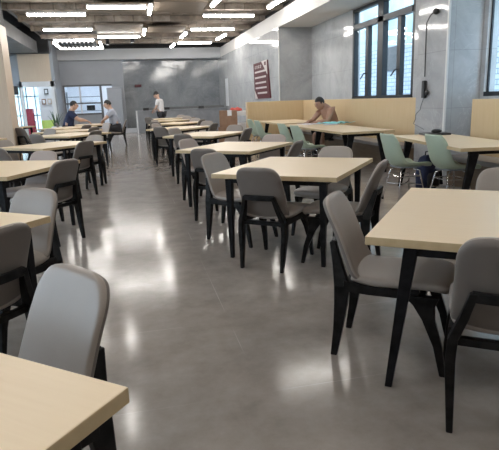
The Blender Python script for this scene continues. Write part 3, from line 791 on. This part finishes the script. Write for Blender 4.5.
t = thing('steel_fridge', 'tall pale fridge at the right of the kitchen doorway', 'fridge', (-.66, KY-.42, 0))
link('cabinet', B(-.30, 0, 0, .38, .38, 2.12), M['steel'], t, bevel=.01); dr = link('door', B(-.29, -.02, .1, .37, 0, 2.08), M['kwall'], t); link('handle', B(-.24, -.05, .9, -.21, -.02, 1.4), M['steel'], dr)
for i, (x, y, lb) in enumerate(((-2.2, 28.2, 'kitchen ceiling lamp at the left'), (-1.0, 28.2, 'kitchen ceiling lamp at the right'))):
    t = thing('kitchen_lamp', lb, 'light', (x, y, 2.84)); link('diffuser', B(-.45, -.3, 0, .45, .3, .05), M['kled'], t)
# plant beside the kitchen wall
pl = thing('potted_plant', 'spiky dark green potted plant left of the man in navy', 'plant', (-2.75, 21.3, 0))
bm = bmesh.new(); loft(bm, [ring((0, 0, z), (1, 0, 0), (0, 1, 0), r, r, 16, 0, 2) for z, r in ((0, .13), (.3, .17), (.6, .19), (.62, .17))]); link('pot', bm, M['white2'], pl, smooth=True)
for i in range(15):
    a = random.uniform(0, 6.28); ln = random.uniform(.35, .65); sp = random.uniform(.05, .26); r0 = random.uniform(.02, .12)
    bm = bmesh.new(); rr = []
    for k in range(6):
        u = k/5; px = (r0+sp*u*u)*math.cos(a); py = (r0+sp*u*u)*math.sin(a)
        rr.append(ring((px, py, .58+ln*u), (-math.sin(a), math.cos(a), 0), (math.cos(a), math.sin(a), 0), .028*(1-u**2)+.002, .004))
    loft(bm, rr); link('leaf', bm, M['leaf'], pl)
# things in the entrance bay
t = thing('red_stand', 'crimson display stand in the bright entrance', 'stand', (-4.50, 26.2, 0), 0)
link('board', B(-.16, -.04, .75, .2, .04, 1.3), M['crimson'], t, bevel=.02); link('foot', B(-.2, -.15, 0, .2, .15, .75), M['crimson'], t)
tag(link('entrance_desk', B(-3.64, 23.7, 0, -3.12, 24.1, .80), M['lime'], bevel=.01), 'yellow green counter front below the entrance pictures', 'desk')
for i, (x, z, m, lb) in enumerate(((-4.08, 2.12, 'blackp', 'dark framed picture, upper one on the entrance wall'), (-4.25, 1.62, 'card', 'brown framed picture, lower left on the entrance wall'), (-3.97, 1.62, 'coltan', 'tan framed picture, lower right on the entrance wall'))):
    t = thing('framed_picture', lb, 'picture', (x, YB+2.165, z), 0, 'pictures on the entrance wall')
    link('frame', B(-.10, 0, -.14, .10, .03, .14), M[m], t); link('picture', B(-.06, -.008, -.09, .06, 0, .09), M['white2'], t)
tag(link('wall_speaker', B(-5.0, PY-.12, 1.9, -4.55, PY+.09, 2.25), M['blackp'], bevel=.02), 'black box on the wall between the two beige columns', 'speaker')

# ------------------------------------------------------------------ people
def skin_mesh(chains, sub=1):
    """chains: list of lists of (co, radius); equal coordinates are welded"""
    me = D.meshes.new('tmp'); vs, es, rad, idx = [], [], [], {}
    for ch in chains:
        pr = None
        for co, r in ch:
            kk = tuple(round(q, 4) for q in co)
            if kk not in idx: idx[kk] = len(vs); vs.append(co); rad.append(r)
            if pr is not None: es.append((pr, idx[kk]))
            pr = idx[kk]
    me.from_pydata(vs, es, []); me.update()
    o = D.objects.new('tmp', me); COL.objects.link(o)
    o.modifiers.new('S', 'SKIN').use_smooth_shade = True
    for i, sv in enumerate(me.skin_vertices[0].data):
        r = rad[i]; sv.radius = r if isinstance(r, tuple) else (r, r); sv.use_root = (i == 0)
    s = o.modifiers.new('U', 'SUBSURF'); s.levels = sub; s.render_levels = sub
    dg = bpy.context.evaluated_depsgraph_get(); dg.update()
    bm = bmesh.new(); bm.from_mesh(o.evaluated_get(dg).to_mesh())
    D.objects.remove(o); D.meshes.remove(me)
    return bm

def add_head(bm, c, yaw, tilt, s=1.12, mi=0):
    """head with nose, brow, chin and ears, facing +Y before yaw"""
    Rm = Matrix.Rotation(yaw, 3, 'Z') @ Matrix.Rotation(-tilt, 3, 'X'); c = Vector(c)
    def sh(u, q):
        y, z, x = q.y, q.z, q.x
        if u.z < -.2: x *= 1-.32*(-u.z-.2); 
        if u.y > .75 and abs(u.x) < .2 and -.3 < u.z < .15: y += .020*s
        if u.y > .6 and .1 < u.z < .3: y += .004*s
        if u.y > .6 and u.z < -.75: y += .014*s
        if u.y > .7 and .0 < u.z < .25 and .2 < abs(u.x) < .5: y -= .006*s
        return Rm @ Vector((x, y, z))
    ellipsoid(bm, c, (.074*s, .096*s, .118*s), 20, mi, sh)
    for sx in (-1, 1):
        ellipsoid(bm, c + Rm @ Vector((sx*.076*s, -.005, -.005)), (.012*s, .02*s, .032*s), 8, mi)
        ellipsoid(bm, c + Rm @ Vector((sx*.029*s, .082*s, .006*s)), (.013*s, .009*s, .006*s), 8, 1)
        ellipsoid(bm, c + Rm @ Vector((sx*.029*s, .086*s, .026*s)), (.018*s, .007*s, .004*s), 8, 1)
    ellipsoid(bm, c + Rm @ Vector((0, .078*s, -.058*s)), (.024*s, .010*s, .007*s), 8, 2)
    return Rm
def hair_cap(c, Rm, s=1.12, cap=False):
    bm = bmesh.new()
    def sh(u, q):
        k = 1.0
        if u.z < -.1 or (u.y > .35 and u.z < .45): k = .86
        return Rm @ (q*k)
    ellipsoid(bm, Vector(c) + Rm @ Vector((0, -.008, .012)), (.081*s, .102*s, .122*s), 18, 0, sh)
    return bm
def hand(bm, w, d, up, s=1.0, mi=0, curl=.5):
    """palm and five fingers from wrist w along d"""
    w, d, up = Vector(w), Vector(d).normalized(), Vector(up).normalized(); sd = d.cross(up).normalized()
    loft(bm, [ring(w + d*t, sd, up, hw*s, hh*s, 10, 0, 2.6) for t, hw, hh in ((-.02, .022, .018), (.01, .03, .016), (.05, .041, .014), (.09, .040, .012), (.097, .034, .008))], mi=mi)
    for k, (off, ln, r) in enumerate(((-.030, .062, .008), (-.010, .074, .0085), (.010, .080, .009), (.029, .072, .0085))):
        b0 = w + d*.088 + sd*off
        p1 = b0 + d*ln*.45 - up*.004; p2 = p1 + d*ln*.32 - up*ln*.25*curl; p3 = p2 + d*ln*.2 - up*ln*.3*curl
        tube(bm, [b0, p1, p2, p3], [r*s, r*s, r*.9*s, r*.6*s], 7, mi)
    b0 = w + d*.03 + sd*.036; tube(bm, [b0 - sd*.015, b0 + d*.02+sd*.014, b0 + d*.048 + sd*.02], [.012*s, .0105*s, .007*s], 7, mi)

def person(label, loc, rotz, J, skin, shirt=None, trousers=None, sleeves=.5, head_tilt=.2, head_yaw=0, cap=None, girth=1.0, scale=1.1):
    t = thing('person', label, 'person', loc, rotz); t.scale = (scale,)*3
    g = girth
    pel, wst, che, nk, hb = J['pelvis'], J['waist'], J['chest'], J['neck'], J['head']
    up = lambda a, b, k: tuple(a[i]+(b[i]-a[i])*k for i in range(3))
    chains = [[(pel, (.135*g, .105*g)), (wst, (.125*g, .098*g)), (che, (.14*g, .11*g)), (up(che, nk, .75), (.085*g, .07*g)), (nk, (.058*g, .06*g)), (up(nk, hb, .8), (.054, .06))]]
    for s in 'LR':
        sh, el, wr = J['sh'+s], J['el'+s], J['wr'+s]
        chains.append([(che, (.14*g, .11*g)), (sh, (.062*g, .062*g)), (up(sh, el, .5), (.05*g, .05*g)), (el, (.04*g, .04*g)), (up(el, wr, .4), (.04*g, .038*g)), (wr, (.026, .022))])
        hp, kn, an, to = J['hp'+s], J['kn'+s], J['an'+s], J['to'+s]
        chains.append([(pel, (.135*g, .105*g)), (hp, (.095*g, .095*g)), (up(hp, kn, .5), (.082, .082)), (kn, (.058, .058)), (up(kn, an, .35), (.058, .058)), (an, (.035, .035)), (to, (.036, .026))])
    bm = skin_mesh(chains)
    Rm = add_head(bm, hb, head_yaw, head_tilt)
    for s in 'LR':
        d = Vector(J['wr'+s]) - Vector(J['el'+s]); hand(bm, J['wr'+s], d + Vector((0, 0, -.1)) if d.z > -.2 else d, (0, 0, 1) if abs(d.z) < .25 else (0, -1, 0))
    body = link('body', bm, [skin, M['hair'], M['lips']], t, smooth=True)
    link('hair', hair_cap(hb, Rm), M['hair'], t, smooth=True)
    if cap:
        bm = bmesh.new(); c = Vector(hb)
        ellipsoid(bm, c + Rm @ Vector((0, -.01, .05)), (.092, .11, .085), 14, 0, lambda u, q: Rm @ Vector((q.x, q.y, max(q.z, -.005))))
        link('cap', bm, cap, t, smooth=True)
    if shirt:
        ch = [[(up(pel, wst, -.45), (.17*g, .14*g)), (wst, (.145*g, .115*g)), (che, (.158*g, .126*g)), (up(che, nk, .72), (.09*g, .075*g))]]
        for s in 'LR':
            sh, el = J['sh'+s], J['el'+s]
            ch.append([(che, (.158*g, .126*g)), (sh, (.075*g, .075*g)), (up(sh, el, sleeves), (.064*g, .064*g)), (up(sh, el, sleeves+.25), (.060*g, .060*g))])
        link('shirt', skin_mesh(ch), shirt, t, smooth=True)
    if trousers:
        ch = []
        for s in 'LR':
            hp, kn, an = J['hp'+s], J['kn'+s], J['an'+s]
            k = trousers[1]
            c1 = [(pel, (.146*g, .118*g)), (hp, (.108*g, .108*g)), (up(hp, kn, .5), (.094, .094)), (kn, (.074, .074))]
            if k > 1: c1 += [(up(kn, an, .4), (.068, .068)), (up(kn, an, .92), (.055, .055))]
            ch.append(c1)
        link('trousers', skin_mesh(ch), trousers[0], t, smooth=True)
    for s in 'LR':
        a, b2 = Vector(J['an'+s]), Vector(J['to'+s]); dd = (b2-a); dd.z = 0; dd.normalize()
        bm = bmesh.new(); sd = Vector((-dd.y, dd.x, 0)); base = Vector((a.x, a.y, .0))
        loft(bm, [ring(base + dd*q + Vector((0, 0, hh)), sd, (0, 0, 1), hw, hh, 12, 0, 3) for q, hw, hh in ((-.07, .028, .03), (-.05, .036, .045), (.03, .042, .05), (.12, .048, .036), (.17, .042, .028), (.19, .028, .02))])
        link('shoe', bm, M['pants'], t, smooth=True)
    return t

def seated(lean=.12, elbow_z=.80, reach=.42, head_fwd=.06, hz=1.24, seat=.46, spread=.1, rl=(0, 0)):
    p = seat+.10
    J = dict(pelvis=(0, 0, p), waist=(0, lean*.3, p+.20), chest=(0, lean*.8, p+.40), neck=(0, lean*1.15, p+.56), head=(0, lean*1.15+head_fwd, hz))
    for s, k in (('L', -1), ('R', 1)):
        J['sh'+s] = (k*.175, lean*.95, p+.46); J['el'+s] = (k*.27, lean+.16, elbow_z+.04); J['wr'+s] = (k*spread, lean+reach, .792)
        J['hp'+s] = (k*.095, .03, p-.02); J['kn'+s] = (k*.13, .44, p-.03); J['an'+s] = (k*.13, .42+rl[0 if k < 0 else 1], .075); J['to'+s] = (k*.14, .55+rl[0 if k < 0 else 1], .04)
    return J
# bare-chested reader at the long table
rd = seated(lean=.24, reach=.38, head_fwd=.12, hz=1.07, seat=.37, spread=.12, elbow_z=.67)
for q in ('wrL', 'wrR'): rd[q] = (rd[q][0], rd[q][1], .705)
person('bare-chested man reading with both arms on the table by the window', (4.80, 12.0, 0), R(106), rd, M['skin'], trousers=(M['pants'], 1), head_tilt=.35, head_yaw=0, girth=1.28, scale=1.12)
person('man in a navy shirt seated in profile before the kitchen window', (-2.0, 18.0, 0), R(-85), seated(lean=.16, hz=1.235, reach=.40), M['skin2'], M['navy'], (M['pants'], 2), head_tilt=.15, girth=1.4)
person('man in a pale grey shirt seated facing left by the aisle', (-.44, 18.12, 0), R(90), seated(lean=.14, hz=1.225, reach=.24), M['skin2'], M['lshirt'], (M['pants'], 2), head_tilt=.2, head_yaw=.2, girth=1.32)
st = dict(pelvis=(0, 0, .86), waist=(0, .02, 1.04), chest=(0, .05, 1.24), neck=(0, .10, 1.40), head=(0, .17, 1.52))
for s, k in (('L', -1), ('R', 1)):
    st['sh'+s] = (k*.165, .06, 1.32); st['el'+s] = (k*.21, .10, 1.06); st['wr'+s] = (k*.13, .26, .98)
    st['hp'+s] = (k*.085, 0, .82); st['kn'+s] = (k*.09, .03, .46); st['an'+s] = (k*.09, 0, .075); st['to'+s] = (k*.10, .13, .04)
person('canteen worker in white shirt and black cap standing at the far counter', (1.33, 22.9, 0), R(60), st, M['skin2'], M['wshirt'], (M['pants'], 2), head_tilt=.5, cap=M['blackp'])

# papers and cloth on the reader's table
def sheet(name, x, y, a, w, h2, m, lb, cat, grp=None, z=.751):
    bm = bmesh.new(); n = 6; g = [[bm.verts.new((-w/2+w*i/n, -h2/2+h2*j/n, .004+.045*math.sin(i*1.3+x*5)**2*math.cos(j*.9)**2*(1 if m is M['cyan'] else .1))) for i in range(n+1)] for j in range(n+1)]
    for j in range(n):
        for i in range(n): bm.faces.new((g[j][i], g[j][i+1], g[j+1][i+1], g[j+1][i]))
    o = link(name, bm, m, smooth=True, loc=(x, y, z), rotz=R(a)); s = o.modifiers.new('S', 'SOLIDIFY'); s.thickness = .004; s.offset = -1
    tag(o, lb, cat, grp)
sheet('open_newspaper', 4.02, 11.55, 10, .42, .5, M['paper'], 'white newspaper sheet spread left of the reading man\'s arms', 'paper')
sheet('open_newspaper', 4.30, 11.0, -15, .30, .42, M['paper'], 'white paper sheet lying nearest the camera before the reading man', 'paper')
sheet('turquoise_cloth', 4.50, 11.2, 20, .5, .75, M['cyan'], 'turquoise cloth lying under the reading man\'s arm', 'cloth', z=.762)

# ------------------------------------------------------------------ world and camera
wd = D.worlds.new('sky'); bpy.context.scene.world = wd; wd.use_nodes = True
bg = wd.node_tree.nodes['Background']; bg.inputs[0].default_value = (.78, .90, 1.0, 1); bg.inputs[1].default_value = 5.5
cam = D.cameras.new('camera'); co = D.objects.new('camera', cam); COL.objects.link(co)
f, p_, r_, by = 520, .2365, -.0365, .214
fh = Vector((math.sin(by), math.cos(by), 0)); rt = Vector((math.cos(by), -math.sin(by), 0)); z = Vector((0, 0, 1))
fw = fh*math.cos(p_) - z*math.sin(p_); up_ = rt.cross(fw)
r2 = rt*math.cos(r_) + up_*math.sin(r_); u2 = -rt*math.sin(r_) + up_*math.cos(r_)
mw = Matrix((( r2.x, u2.x, -fw.x, 0), (r2.y, u2.y, -fw.y, 0), (r2.z, u2.z, -fw.z, 1.35), (0, 0, 0, 1)))
co.matrix_world = mw
cam.sensor_fit = 'HORIZONTAL'; cam.sensor_width = 36; cam.lens = 36*f/499; cam.clip_start = .05
sc = bpy.context.scene; sc.camera = co
sc.view_settings.view_transform = 'Standard'; sc.view_settings.look = 'None'; sc.view_settings.gamma = 1; sc.view_settings.exposure = .3
